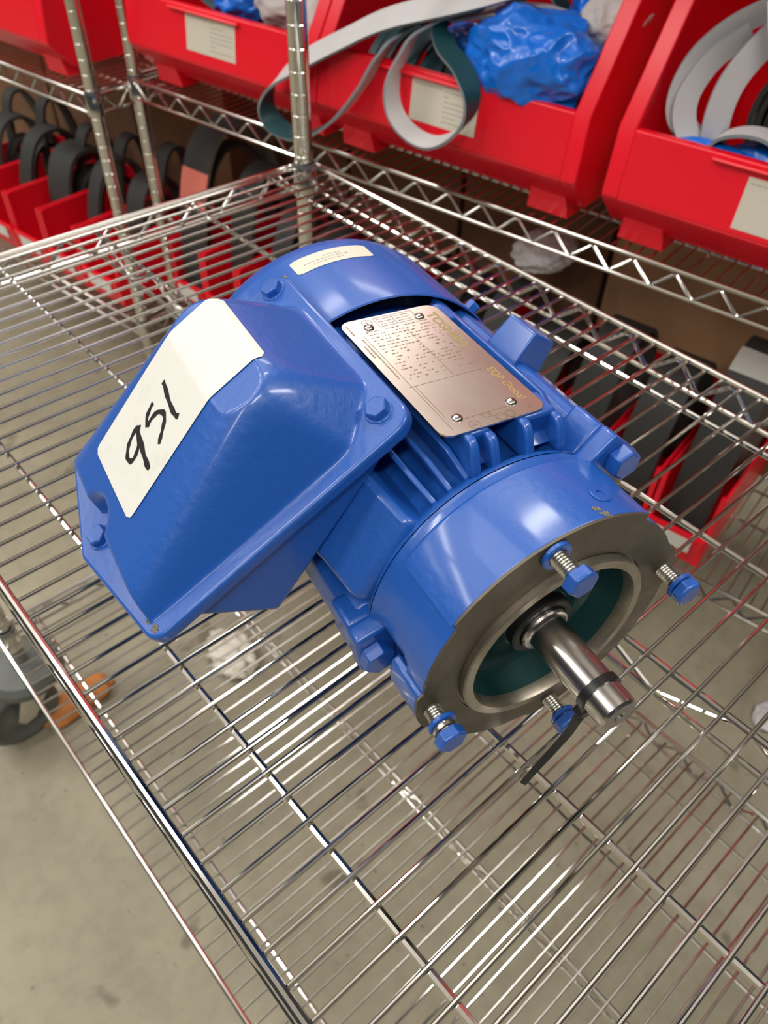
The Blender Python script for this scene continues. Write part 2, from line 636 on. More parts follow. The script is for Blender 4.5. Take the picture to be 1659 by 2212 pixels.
SM_A, SM_B = small_bin_meshes(132), small_bin_meshes(101)


def small_bin(meshes, p, d, z, label, group):
    t = thing('shelf_bin', label, 'bin', row(p, d, z), ROT, group)
    link('bin_shell', meshes[0], t)
    link('label_card', meshes[1], t)
    return t


def arch(name, label, cat, p, d, z, width, y0, y1, h, th, m_, group, lean=0.0, z0=10, band=None):
    """rubber belt folded into a standing loop, its width along the row."""
    t = thing(name, label, cat, row(p, d, z), ROT, group)
    pts = []
    for i in range(33):
        a = pi * i / 32
        e = 0.8
        yy = (y0 + y1) / 2 - (y1 - y0) / 2 * (abs(cos(a)) ** e) * (1 if cos(a) > 0 else -1)
        pts.append((lean * sin(a) * width, yy, z0 + (h - z0) * (sin(a) ** 0.9)))
    rb = MB()
    rb.ribbon(pts, (width, 0, 0), th)
    obj('belt', rb, [m_, M['rubber'], m_], t)
    if band:
        bb = MB()
        i0, i1 = band[0], band[1]
        sub = []
        for i in range(i0, i1 + 1):
            q = Vector(pts[i])
            c_ = Vector((0, (y0 + y1) / 2, z0))
            dv = (q - c_)
            dv.x = 0
            sub.append(q + dv.normalized() * (th * 0.7))
        bb.ribbon(sub, (width + 1, 0, 0), 1.2)
        obj('paper_band', bb, [band[2]] * 3, t)
    return t


ordw = ['first', 'second', 'third', 'fourth', 'fifth', 'sixth', 'seventh', 'eighth', 'ninth', 'tenth', 'eleventh', 'twelfth', 'thirteenth']
# lower shelf of the left rack: bins counted leftwards from the rack's right-hand post
specA = [(58, 105, 270, 235, 6, 'rubber_grey'), (40, 80, 262, 250, 8, 'rubber_grey'), (84, 95, 280, 228, 10, 'rubber_grey'), (50, 80, 270, 250, 8, 'rubber'), (60, 90, 270, 240, 8, 'rubber_grey')]
for i in range(5):
    p = -1596 - 138 * i
    small_bin(SM_A, p, 900, ALZ + 3, '%s red bin leftward on the lower shelf of the left rack' % ordw[i], 'red bins on the left lower shelf')
    wd, a, b, h, th, mm = specA[i]
    arch('rubber_belt', 'dark rubber belt loop standing in the %s red bin of the left lower shelf' % ordw[i], 'belt', p + 74, 900, ALZ + 3, wd, a, b, h, th, M[mm], 'belts in the left lower bins', lean=0.3 if i % 2 else -0.3)
    arch('rubber_belt', 'inner black belt loop in the %s red bin of the left lower shelf' % ordw[i], 'belt', p + 58, 900, ALZ + 3, wd * 0.6, a + 35, b - 16, h - 50, th, M['rubber'], 'belts in the left lower bins', lean=-0.4 if i % 2 else 0.45)
    arch('rubber_belt', 'rear black belt loop in the %s red bin of the left lower shelf' % ordw[i], 'belt', p + 66, 900, ALZ + 3, 36, 170, 290, 300 - 16 * (i % 3), 7, M['rubber'], 'belts in the left lower bins', lean=0.8 - 0.5 * i)
# lower shelf of rack B: bins counted leftwards from its right end
for i in range(12):
    p = -204 - 104.5 * i
    small_bin(SM_B, p, 974, BLZ + 3, '%s red bin from the right on the lower shelf behind the cart' % ordw[i], 'red bins on the right lower shelf')
    rnd = random.Random(40 + i)
    mm = ['rubber_tan', 'rubber_grey', 'rubber_grey', 'rubber'][min(i, 3)] if i < 4 else rnd.choice(['rubber', 'rubber_grey'])
    h = rnd.uniform(230, 320) if i else 330
    a, b = 22, 250 + rnd.uniform(-20, 30)
    if i >= 9:
        a = 60
    if i == 11:
        mm, h, a, b = 'rubber_tan', 372, 18, 285
    arch('rubber_belt', '%s belt loop in the %s red bin from the right, lower shelf' % ({'rubber': 'black', 'rubber_grey': 'grey', 'rubber_tan': 'tan grey'}[mm], ordw[i]), 'belt',
         p + 50, 974, BLZ + 3, 66 if i < 4 else (76 if i == 11 else rnd.uniform(40, 66)), a, b, h, 7, M[mm], 'belts in the right lower bins',
         band=(12, 15, M['tape']) if i == 0 else ((6, 9, M['pink']) if i == 11 else None))
    if i % 2 == 1:
        arch('rubber_belt', 'thin black inner belt in the %s red bin from the right, lower shelf' % ordw[i], 'belt', p + 50, 974, BLZ + 3, 40, a + 25, b - 20, h - 45, 6, M['rubber'], 'belts in the right lower bins')

# cardboard boxes behind the lower bins; left rack's are added to darken the gap
for p, d, z, L_, h, lb in [(-170, 1270, BLZ, 265, 400, 'brown cardboard box behind the red bins at the right end of the lower shelf'),
                           (-480, 1270, BLZ, 300, 420, 'lighter tan cardboard box second from the right behind the lower red bins'),
                           (-800, 1270, BLZ, 310, 400, 'brown cardboard box in the middle behind the lower red bins'),
                           (-1090, 1270, BLZ, 280, 430, 'brown cardboard box second from the left behind the lower red bins'),
                           (-1350, 1270, BLZ, 250, 430, 'brown cardboard box at the left end behind the lower red bins of the middle rack'),
                           (-1760, 1235, ALZ, 330, 450, 'added dark backing box behind the lower bins of the left rack, nearest its post'),
                           (-2130, 1235, ALZ, 360, 450, 'added dark backing box behind the lower bins of the left rack, second from its post'),
                           (-2520, 1235, ALZ, 380, 450, 'added dark backing box behind the lower bins of the left rack, farthest from its post')]:
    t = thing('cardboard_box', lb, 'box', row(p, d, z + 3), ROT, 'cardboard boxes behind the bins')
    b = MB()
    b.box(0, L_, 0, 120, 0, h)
    obj('box_body', b, M['cardboard_lightened' if p == -480 else 'cardboard'], t, smooth=None, bevel=(2, 2))
    for y0_, y1_ in ((2, 59), (61, 118)):
        b = MB()
        b.box(2, L_ - 2, y0_, y1_, h, h + 3)
        obj('flap', b, M['cardboard'], t, smooth=None)


# ------------------------------------------------------------------ belts, bags in the big bins (row coordinates relative to p,d,z of an anchor)
def flat_belt(name, label, anchor, pts, wid, th, mats, closed=False, group='flat belts in the large bins', n=8):
    t = thing(name, label, 'belt', row(*anchor), ROT, group)
    P = [(a[0] - anchor[0], a[1] - anchor[1], a[2] - anchor[2]) for a in pts]
    rb = MB()
    if isinstance(wid, list):
        wid = spline(wid, n, closed)
    rb.ribbon(spline(P, n, closed), wid, th, closed=closed)
    obj('belt_band', rb, mats, t, smooth=60)
    return t


TW = [M['belt_white'], M['belt_teal'], M['belt_edge']]
WT = [M['belt_teal'], M['belt_white'], M['belt_edge']]
flat_belt('flat_belt', 'white and teal flat belt looping out of the middle red bin around the cart post', (-800, 1000, 40),
          [(-560, 1040, 205), (-653, 985, 171), (-757, 965, 137), (-824, 952, 104), (-900, 938, 62), (-952, 926, 22), (-966, 922, -12), (-945, 922, -36), (-890, 924, -38), (-830, 930, -2), (-785, 940, 50), (-764, 955, 90), (-748, 980, 116), (-715, 1015, 140), (-640, 1060, 150)],
          [(0, 24, 24)] * 5 + [(0, 30, 14)] * 3 + [(0, 28, 6)] * 7, 4, WT)
flat_belt('flat_belt', 'white-lined teal belt hanging in a loop over the label of the middle red bin', (-650, 1000, 60),
          [(-600, 1060, 160), (-657, 1010, 160), (-705, 975, 134), (-722, 955, 102), (-728, 938, 66), (-717, 932, 34), (-688, 930, 14), (-650, 929, 10), (-616, 930, 27), (-594, 932, 55), (-597, 938, 83), (-624, 952, 105), (-660, 965, 120), (-680, 985, 134), (-668, 1002, 148), (-624, 1015, 159), (-570, 1035, 164), (-520, 1070, 150)],
          (0, 28, 9), 4, TW)


def blob(name, label, cat, anchor, size, seed, m_, amp=0.22, freq=2.2, sub=5, group=None, flat_bottom=None, ridge=True):
    t = thing(name, label, cat, row(*anchor), ROT, group)
    bm = bmesh.new()
    bmesh.ops.create_icosphere(bm, subdivisions=sub, radius=1)
    for v in bm.verts:
        q = v.co * freq + Vector((seed * 7.1, seed * 3.3, seed))
        k = noise.noise(q)
        k2 = noise.noise(q * 2.7)
        if ridge:
            dsp = amp * (0.4 - abs(k) * 1.1) + amp * 0.4 * (0.3 - abs(k2)) + amp * 0.06 * (0.3 - abs(noise.noise(q * 6.1)))
        else:
            dsp = amp * k + amp * 0.4 * k2
        c_ = v.co * (1 + dsp)
        v.co = Vector((c_.x * size[0], c_.y * size[1], c_.z * size[2])) * S
        if flat_bottom is not None and v.co.z < -flat_bottom * S:
            v.co.z = -flat_bottom * S
    me = bpy.data.meshes.new(name)
    bm.to_mesh(me)
    bm.free()
    me.materials.append(m_)
    me.shade_smooth()
    o = link({'bag': 'plastic_film', 'cloth': 'folded_cloth'}.get(cat, 'crumpled_sheet'), me, t)
    return t


blob('plastic_bag', 'crumpled bright blue plastic bag spilling over the front of the middle red bin', 'bag', (-550, 1012, 116), (92, 60, 58), 3, M['bag'], 0.3, 1.25, 6)
blob('plastic_bag', 'second blue plastic bag behind the crumpled one in the middle red bin', 'bag', (-500, 1120, 140), (60, 70, 70), 9, M['bag'], 0.4, 1.7, 5)
blob('cloth', 'grey folded fabric between the blue bag and the bin side', 'cloth', (-478, 1075, 165), (42, 50, 34), 5, M['cloth'], 0.25, 1.4, 5)
blob('plastic_bag', 'small blue plastic scrap between the belts of the middle red bin', 'bag', (-655, 1060, 105), (70, 30, 22), 12, M['bag'], 0.4, 1.8, 5)
# wide roll of dark teal belts lying in the middle bin
t = thing('belt_roll', 'wide roll of dark teal belts lying in the middle red bin', 'belt', row(-690, 1062, BZ + 52), ROT)
for k in range(16):
    pts = [(-120 + k * 15, 80 * cos(a) + 5 * sin(k * 2.3), 55 + 62 * sin(a) + 3 * sin(k * 1.7)) for a in [pi * j / 14 for j in range(-2, 17)]]
    rb = MB()
    rb.ribbon(pts, (12.5, 0, 0), 5)
    obj('belt_strand', rb, [M['belt_teal'], M['belt_teal'], M['rubber']], t)
for k, (cx_, cy_, cz_, rx, rz, lean, lb) in enumerate([(-700, 1140, 110, 110, 75, 0.2, 'teal backed belt coil at the left rear of the middle red bin'), (-600, 1180, 120, 120, 70, -0.3, 'teal backed belt coil at the rear of the middle red bin')]):
    pts = [(cx_ + rx * cos(a), cy_ + lean * 60 * sin(a) + 20 * cos(a), cz_ + rz * sin(a)) for a in [2 * pi * j / 18 for j in range(18)]]
    flat_belt('flat_belt', lb, (cx_, cy_, cz_), pts, (0, 26, 8), 4, TW, True, n=4)

blob('plastic_bag', 'white crumpled plastic wrap lying on the belts under the upper shelf', 'bag', (-548, 1140, -196), (46, 62, 24), 41, M['belt_white'], 0.35, 1.6, 5)
# contents of the left-hand bin
blob('plastic_bag', 'dark blue plastic bag in the bin left of the middle', 'bag', (-1120, 1045, 96), (60, 50, 40), 21, M['bag'], 0.35, 1.7, 5)
blob('cloth', 'white folded fabric in the bin left of the middle', 'cloth', (-1015, 1050, 100), (80, 60, 40), 23, M['cloth'], 0.25, 1.4, 5)
blob('cloth', 'white folded fabric at the right end of the bin left of the middle', 'cloth', (-935, 1015, 90), (34, 40, 40), 27, M['belt_white'], 0.2, 1.4, 4)
for k, (cx_, cy_, cz_, rx, rz, lb) in enumerate([(-1100, 1060, 110, 130, 40, 'grey edged teal belt curling out of the bin left of the middle'), (-1040, 1100, 130, 110, 55, 'teal and white belt behind the fabric in the bin left of the middle')]):
    pts = [(cx_ + rx * cos(a), cy_ + 30 * sin(a + 0.6), cz_ + rz * sin(a)) for a in [2 * pi * j / 18 for j in range(18)]]
    flat_belt('flat_belt', lb, (cx_, cy_, cz_), pts, (0, 26, 10), 4, WT, True, n=4)

# contents of the right-hand bin
flat_belt('flat_belt', 'outer white belt curving round the left of the right-hand red bin', (-300, 1030, 60),
          [(-300, 1015, 70), (-340, 1015, 88), (-352, 1020, 118), (-345, 1030, 155), (-318, 1040, 190), (-276, 1050, 216), (-225, 1055, 228)], [(24, 16, -8), (26, 16, 0), (26, 16, 0), (22, 16, -10), (14, 16, -18), (4, 16, -24), (0, 16, -26)], 4, WT)
flat_belt('flat_belt', 'second white belt nested just inside the outer one in the right-hand bin', (-290, 1050, 60),
          [(-305, 1000, 68), (-330, 1000, 90), (-338, 1005, 122), (-325, 1020, 160), (-296, 1035, 188)], [(20, 16, -6), (22, 16, 0), (22, 16, 0), (18, 16, -10), (10, 16, -18)], 4, WT)
flat_belt('flat_belt', 'white belt strap standing upright in the right-hand red bin', (-290, 1020, 60),
          [(-292, 1010, 62), (-297, 1005, 110), (-292, 1010, 150), (-272, 1025, 190), (-240, 1040, 225)], (26, 16, 0), 4, WT)
flat_belt('flat_belt', 'white belt arching low at the front of the right-hand red bin', (-240, 1005, 60),
          [(-292, 990, 72), (-280, 988, 94), (-252, 986, 106), (-220, 986, 104), (-190, 988, 80)], (0, 36, 0), 4, TW)
flat_belt('flat_belt', 'white belt slanting down from the top of the right-hand red bin', (-230, 1010, 100),
          [(-268, 1000, 232), (-248, 995, 190), (-225, 992, 150), (-200, 990, 110)], (26, 10, 6), 4, TW)
t = thing('belt_roll', 'black rolled belts with a white lining in the right-hand red bin', 'belt', row(-205, 1060, 110), ROT)
for k, r_ in enumerate((62, 52, 42)):
    pts = [(r_ * cos(a), 0, r_ * 1.15 * sin(a)) for a in [2 * pi * j / 40 for j in range(40)]]
    rb = MB()
    rb.ribbon(pts, (0, 60, 0), 6, closed=True)
    obj('belt_band', rb, [M['belt_white'] if k == 0 else M['rubber'], M['rubber'], M['rubber']], t)
blob('plastic_bag', 'blue plastic scrap at the front of the right-hand red bin', 'bag', (-285, 985, 78), (40, 14, 9), 31, M['bag'], 0.3, 1.8, 5)
blob('plastic_bag', 'darker blue plastic under the low white belt in the right-hand bin', 'bag', (-215, 1000, 66), (60, 24, 26), 33, M['bag'], 0.3, 1.8, 5)

# ------------------------------------------------------------------ things on the floor
def on_floor(name, label, cat, part, x, y, size, seed, m_, amp, freq, ridge):
    t = thing(name, label, cat, (x, y, FLOOR))
    bm = bmesh.new()
    bmesh.ops.create_icosphere(bm, subdivisions=4, radius=1)
    for v in bm.verts:
        q = v.co * freq + Vector((seed, seed * 2, seed * 3))
        k = 1 + amp * (0.5 - abs(noise.noise(q)) * 1.7 if ridge else noise.noise(q))
        v.co = Vector((v.co.x * size[0] * k, v.co.y * size[1] * k, max(0, v.co.z * size[2] * k + size[2] * 0.7))) * S
    me = bpy.data.meshes.new(part)
    bm.to_mesh(me)
    bm.free()
    me.materials.append(m_)
    me.shade_smooth()
    link(part, me, t)
    return t


on_floor('floor_scrap', 'orange crumpled scrap lying on the floor by the gray caster', 'scrap', 'crumpled_sheet', -552, -20, (62, 30, 16), 4, M['orange'], 0.6, 1.2, False)
on_floor('paper_wad', 'cream crumpled paper lying on the concrete under the cart', 'paper', 'crumpled_sheet', -300, -112, (34, 50, 16), 8, M['paper'], 0.7, 1.6, True)
on_floor('plastic_scrap', 'pale bluish plastic scrap on the floor right of the motor shaft', 'scrap', 'crumpled_sheet', 330, -815, (30, 22, 8), 15, M['belt_white'], 0.5, 1.6, True)

# ------------------------------------------------------------------ the motor: local axes s (along the shaft, 0 at the machined face), x (to the right), z (from the axis)
K = 0.977
AXIS = 99.56
MX, MY = -418.892, -758.794
AX = (-0.21062, -0.97757)
MROT = math.atan2(AX[1], AX[0])
motor = thing('electric_motor', 'blue cast-iron electric motor lying on the wire cart', 'motor', (MX, MY, 0.0), MROT)


def mm(p):
    return (p[0] * K, p[1] * K, (p[2] + AXIS) * K)


def P(s, th, r):
    a = rad(th)
    return (s, r * sin(a), r * cos(a))


def F(th):
    a = rad(th)
    return lambda s, l, h: (s, h * sin(a) + l * cos(a), h * cos(a) - l * sin(a))


def mo(name, mb_, mats, parent=motor, **kw):
    mb_.map(mm)
    return obj(name, mb_, mats, parent, **kw)


B = M['blue']
# --- finned frame
fr = MB()
fr.lathe([(-256, 0.1), (-256, 60), (-205, 72), (-68, 72), (-62, 74), (-58, 78.5), (-55.5, 80.2), (-53.2, 80.4)], 72)
fr.lathe([(-206, 60), (-206, 84), (-198, 84), (-198, 60)], 72, closed=True)
frame = mo('frame', fr, B)


def fin(th, r1, s0=-197, s1=-58, t=3.2, front=10, r0=70, parent=frame):
    f = F(th)
    m_ = MB()
    prof = [(s0, r0), (s0, r1), (s1 - front, r1), (s1, r1 - 9 if front > 4 else r1), (s1, r0)]
    a = [f(s, -t / 2 - (0.7 if h == r0 else 0), h) for s, h in prof]
    b = [f(s, t / 2 + (0.7 if h == r0 else 0), h) for s, h in prof]
    n = len(prof)
    m_.add(a + b, [tuple(range(n))[::-1], tuple(range(n, 2 * n))] + [(i, (i + 1) % n, n + (i + 1) % n, n + i) for i in range(n)])
    return mo('cooling_fin', m_, B, parent, bevel=(0.8, 2))


for th in (-32, -24.5, -17):
    fin(th, 88, front=16)
for th in (-9.5, -3, 4, 11, 18):
    fin(th, 85, s1=-84, front=8)
fin(27.5, 96, s1=-62, front=26, t=4.5)
fin(33.5, 89, s1=-64, front=12)
for th in list(range(73, 236, 9)):
    fin(th, 88 if 120 < th < 200 else 90)
# nameplate bosses: hollow-fronted blocks that carry the plate
f = F(3.5)
for l0, l1 in ((-27, -9.5), (6, 32)):
    for s0, s1, s2, dr in ((-84, -62, -55.5, 1), (-164, -184, -191, -1)):
        for la, lb_, hh in ((l0, l0 + 5.5, 93.4), (l1 - 5.5, l1, 92.0 if dr > 0 else 93.4)):
            m_ = MB()
            prof = [(s0, 74), (s0, hh), (s1 - 2 * dr, hh), (s1 + 1.5 * dr, hh - 3), (s2, 79.5), (s2, 74)]
            m_.prism([f(s_, la, h) for s_, h in prof], tuple(b_ - a_ for a_, b_ in zip(f(0, 0, 0), f(0, lb_ - la, 0))))
            mo('nameplate_boss', m_, B, frame, bevel=(1.6, 3))
        m_ = MB()
        prof = [(s0, 74), (s0, 93.4), (s1 - 6 * dr, 93.4), (s1 - 5 * dr, 91.5), (s1 - 7 * dr, 80), (s1, 76)]
        m_.prism([f(s_, l0 + 2, h) for s_, h in prof], tuple(b_ - a_ for a_, b_ in zip(f(0, 0, 0), f(0, l1 - l0 - 4, 0))))
        mo('nameplate_boss', m_, B, frame, bevel=(1, 2))


def rail(ths, name='side_rail', s0=-196, s1=-70):
    m_ = MB()
    pts = [P(s0, th, r) for th, r in ths]
    m_.prism(pts, (s1 - s0, 0, 0))
    return mo(name, m_, B, frame, bevel=(2.2, 3))


rail([(35, 70), (37, 91), (41, 96.5), (50, 98.5), (58, 97), (64, 92), (64, 70)], s1=-60)
rail([(-110, 70), (-109, 87), (-105, 91), (-97, 91.5), (-90, 88), (-86, 80), (-85, 70)], s1=-60)
rail([(-123, 70), (-122, 89), (-118, 90), (-117, 70)], s1=-64)
rail([(-146, 70), (-146, 87), (-140, 88), (-139, 70)])
# tie-bolt lugs
HEX = lambda R: [(R * cos(pi / 3 * i), R * sin(pi / 3 * i)) for i in range(6)]


def hexbolt(name, pos, th, R, t, parent, rot=0.0, washer=None, thread=None, label=None, mats=None):
    """bolt whose axis is the shaft direction; pos=(s,x,z) of the underside of the head."""
    h = MB()
    s, x, z = pos
    ring = []
    for ds, k in ((0, 1.0), (t * 0.82, 1.0), (t, 0.88)):
        ring.append([(s + ds, x + k * R * cos(pi / 3 * i + rot), z + k * R * sin(pi / 3 * i + rot)) for i in range(6)])
    vs = ring[0] + ring[1] + ring[2]
    fs = [tuple(range(6))[::-1], tuple(range(12, 18))]
    for j in (0, 6):
        fs += [(j + i, j + (i + 1) % 6, j + 6 + (i + 1) % 6, j + 6 + i) for i in range(6)]
    h.add(vs, fs)
    o = mo(name, h, mats or [B], parent, bevel=(0.5, 2), smooth=20)
    return o


for th, r, s in ((43, 91, -42), (-97.5, 84, -42)):
    f = F(th)
    hw = 15
    m_ = MB()
    m_.prism([f(-76, -hw + 1, 70), f(-76, -hw + 1, r + 8), f(-76, hw - 1, r + 8), f(-76, hw - 1, 70)], (22, 0, 0))
    mo('tie_lug', m_, B, frame, bevel=(3, 3))
    m_ = MB()
    m_.prism([f(-54, -hw - 3, 70), f(-54, -hw, r + 9), f(-54, hw, r + 9), f(-54, hw + 3, 70)], (s + 54, 0, 0))
    lug = mo('tie_lug', m_, B, frame, bevel=(2.5, 3))
    hexbolt('tie_bolt', f(s, 0, r), th, 9.4, 8.5, motor, rot=0.35)
# lifting block
f = F(35)
m_ = MB()
c0 = [f(-157, 2, 80), f(-127, 2, 80), f(-127, 30, 80), f(-157, 30, 80)]
c1 = [f(-154.5, 6, 114), f(-129.5, 6, 114), f(-129.5, 26, 114), f(-154.5, 26, 114)]
m_.add(c0 + c1, [(3, 2, 1, 0), (4, 5, 6, 7), (0, 1, 5, 4), (1, 2, 6, 5), (2, 3, 7, 6), (3, 0, 4, 7)])
mo('lifting_block', m_, B, bevel=(1.6, 3))
# conduit-box pad on the frame
f = F(-56)
m_ = MB()
prof = [(-212, 60), (-212, 89.5), (-90, 89.5), (-86, 88), (-60, 84.5), (-55, 81), (-55, 60)]
m_.prism([f(s, -33, h) for s, h in prof], tuple(b - a for a, b in zip(f(0, 0, 0), f(0, 54, 0))))
mo('box_pad', m_, B, frame, bevel=(3.5, 3))

# --- front end bracket
br = MB()
prof = [(-53.0, 60), (-53.0, 79.6), (-52.6, 80.3), (-50, 80.4), (-47.5, 79.4), (-43, 79.3), (-40, 79.3), (-36, 79.3), (-32, 79.3), (-28, 79.3), (-24, 79.2), (-20, 79.2), (-16, 79.2), (-10, 79.2), (-3, 79.2), (-1.0, 79.2), (-1.0, 60)]
NB = 180
for s_, r_ in prof:
    for i in range(NB):
        th = 360.0 * i / NB
        cut = 0.0
        for e in (43, -97.5):
            dth = abs((th - e + 180) % 360 - 180)
            ka = max(0.0, min(1.0, (15 - dth) / 5))
            ks = max(0.0, min(1.0, (-17 - s_) / 7)) if s_ > -44 else 0.0
            cut = max(cut, (9.5 if e < 0 else 5.0) * ka * ka * (3 - 2 * ka) * ks * ks * (3 - 2 * ks))
        br.v.append(P(s_, th, r_ - cut))
for j in range(len(prof) - 1):
    for i in range(NB):
        i2 = (i + 1) % NB
        br.f.append((j * NB + i, j * NB + i2, (j + 1) * NB + i2, (j + 1) * NB + i))
        br.m.append(0)
bracket = mo('end_bracket', br, B, smooth=40)
pd = MB()
pr = [(-46.5, 78.5), (-46.3, 81.0), (-45.3, 82.5), (-43, 82.9), (-0.9, 82.9), (-0.9, 78)]
pd.lathe(pr, 40, a0=rad(-53.5), a1=rad(33.5))
vs0 = [P(s, -53.5, r) for s, r in pr]
vs1 = [P(s, 33.5, r) for s, r in pr]
for vs_ in (vs0, vs1):
    pd.add(vs_, [tuple(range(len(vs_)))])
mo('raised_band', pd, B, bracket, bevel=(0.9, 2))
for th in (79, -101, 169):
    m_ = MB()
    pts = [P(-27, th + a, r) for a, r in ((-13, 77), (-11.5, 81.5), (-6, 82.9), (0, 83.2), (6, 82.9), (11.5, 81.5), (13, 77), (0, 70))]
    m_.prism(pts, (26, 0, 0))
    mo('bolt_ear', m_, B, bracket, bevel=(1.2, 2))
m_ = MB()
f = F(17)
m_.lathe([(0, 2.2), (0, 5.2), (0.9, 5.8), (1.5, 5.2), (1.5, 2.4), (-2.5, 2.2)], 28, 'z')
nrm_ = Vector(f(0, 0, 1))
tx = Vector((1, 0, 0))
ty = nrm_.cross(tx)
base = Vector(f(-16, 0, 82.3))
m_.map(lambda q: tuple(base + tx * q[0] + ty * q[1] + nrm_ * q[2]))
mo('drain_plug', m_, B, bracket)

# --- machined face, rabbet, recess
fa = MB()
ring = []
for i in range(180):
    th = -180 + 2 * i
    r = 79.0
    if -54 < th < 34:
        r = 82.9
    for e in (79, -101, 169):
        dth = abs((th - e + 180) % 360 - 180)
        if dth < 12.5:
            r = max(r, 83.3 - 0.012 * dth * dth)
    ring.append((th, r))
n = len(ring)
vs = [P(0.15, th, r) for th, r in ring] + [P(0.15, th, 58.6) for th, r in ring] + [P(-1.3, th, r) for th, r in ring]
fa.add(vs, [(i, (i + 1) % n, n + (i + 1) % n, n + i) for i in range(n)] + [(2 * n + i, 2 * n + (i + 1) % n, (i + 1) % n, i) for i in range(n)])
face = mo('face_plate', fa, M['machined'], smooth=25)
ra = MB()
ra.lathe([(0.15, 58.8), (-1.2, 58.3), (-1.2, 57.4), (3.4, 57.2), (4.2, 56.4), (4.2, 51.6), (2.5, 50.8), (-3, 50.4)], 96)
mo('rabbet_ring', ra, M['rabbet'], face)
re = MB()
re.lathe([(2.6, 50.9), (-3, 50.5), (-19, 48), (-22, 45), (-23, 40), (-21, 30), (-18, 24), (-15, 22), (-13, 20), (-13, 10)], 72)
mo('recess', re, M['recess'], bracket)
se = MB()
se.lathe([(-14, 19.5), (-7.5, 19.5), (-6.5, 18.5), (-6.5, 15.2), (-10, 14.5)], 48)
mo('shaft_seal', se, M['seal'], bracket)
sh = MB()
sh.lathe([(-30, 14.6), (-4.8, 14.6), (-3.6, 13.9), (-3.4, 12.4), (-2.6, 11.4), (-1.5, 11.11), (53.0, 11.11), (54.4, 9.9), (54.4, 3.4), (52.5, 2.3), (47, 2.2), (46, 0.1)], 64)
shaft = mo('shaft', sh, M['steel'], smooth=25)

# --- face bolts with lock washers
ROLL = -10.957
for i, (washer_s, tag_) in enumerate(((1.8, 'at face'), (13.4, ''), (13.0, ''), (9.5, ''))):
    th = ROLL + 90 * i
    f = F(th)
    c = f(0, 0, 74.6)
    bo = hexbolt('face_bolt', (15.6, c[1], c[2]), th, 8.3, 6.4, motor, rot=rad(15 + 40 * i))
    tr = MB()
    prf = [(-1, 4.0)]
    s = 0.0
    while s < 15.2:
        prf += [(s, 4.0), (s + 0.8, 4.8)]
        s += 1.59
    prf += [(15.8, 4.2)]
    tr.lathe(prf, 24, c=(0, c[1], c[2]))
    mo('thread', tr, M['zinc'], bo, smooth=60)
    ws = MB()
    ws.lathe([(washer_s - 1.3, 5.0), (washer_s - 1.3, 7.6), (washer_s - 0.8, 8.1), (washer_s + 0.8, 8.1), (washer_s + 1.3, 7.6), (washer_s + 1.3, 5.0)], 30, c=(0, c[1] + (0.8 if i else 0), c[2] - (0.8 if i else 0)), closed=True)
    mo('lock_washer', ws, B, bo)
    if i == 3:
        ws = MB()
        ws.lathe([(12.4, 5.0), (12.4, 6.6), (14.2, 6.6), (14.2, 5.0)], 24, c=(0, c[1], c[2]), closed=True)
        mo('lock_washer', ws, M['zinc'], bo)

# --- fan cover
fc = MB()
fc.lathe([(-258, 97.6), (-190.6, 97.8), (-189.4, 98.6), (-190.2, 99.5), (-262, 99.5), (-271, 98), (-279, 93), (-284, 86), (-286.5, 76), (-287, 60), (-287, 0.1)], 96)
fan = mo('fan_cover', fc, M['blue_sheet'])
for th in (51, -128, 141, -39):
    hb = MB()
    hb.lathe([(0, 4.2), (2.2, 4.2), (2.8, 3.4), (2.8, 0.1)], 6, 'z')
    hb.lathe([(-3, 5.2), (0.1, 5.2)], 20, 'z')
    fq = F(th)
    b0, n0 = Vector(fq(-205, 0, 99.2)), Vector(fq(0, 0, 1))
    y0_ = n0.cross(Vector((1, 0, 0)))
    if th == 51:
        hb.map(lambda q: (q[0] * 1.15, q[1] * 1.15, q[2] * 2.3))
    hb.map(lambda q: tuple(b0 + Vector((1, 0, 0)) * q[0] + y0_ * q[1] + n0 * q[2]))
    mo('cover_screw', hb, B, fan, smooth=25)
lb = MB()
nn = 24


def rrect(u0, u1, v0, v1, r, k=5):
    out = []
    for cx_, cy_, a0 in ((u1 - r, v1 - r, 0), (u0 + r, v1 - r, 90), (u0 + r, v0 + r, 180), (u1 - r, v0 + r, 270)):
        for i in range(k + 1):
            a = rad(a0 + 90 * i / k)
            out.append((cx_ + r * cos(a), cy_ + r * sin(a)))
    return out


def grid_patch(mb_, u0, u1, v0, v1, nu, nv, fn, r=2.0):
    """curved rounded rectangle: fn(u,v) -> point"""
    vs, fs = [], []
    for j in range(nv + 1):
        v = v0 + (v1 - v0) * j / nv
        e = min(v - v0, v1 - v)
        ins = r - math.sqrt(max(0, r * r - (r - e) ** 2)) if e < r else 0
        for i in range(nu + 1):
            u = (u0 + ins) + (u1 - u0 - 2 * ins) * i / nu
            vs.append(fn(u, v))
    for j in range(nv):
        for i in range(nu):
            a = j * (nu + 1) + i
            fs.append((a, a + 1, a + nu + 2, a + nu + 1))
    mb_.add(vs, fs)


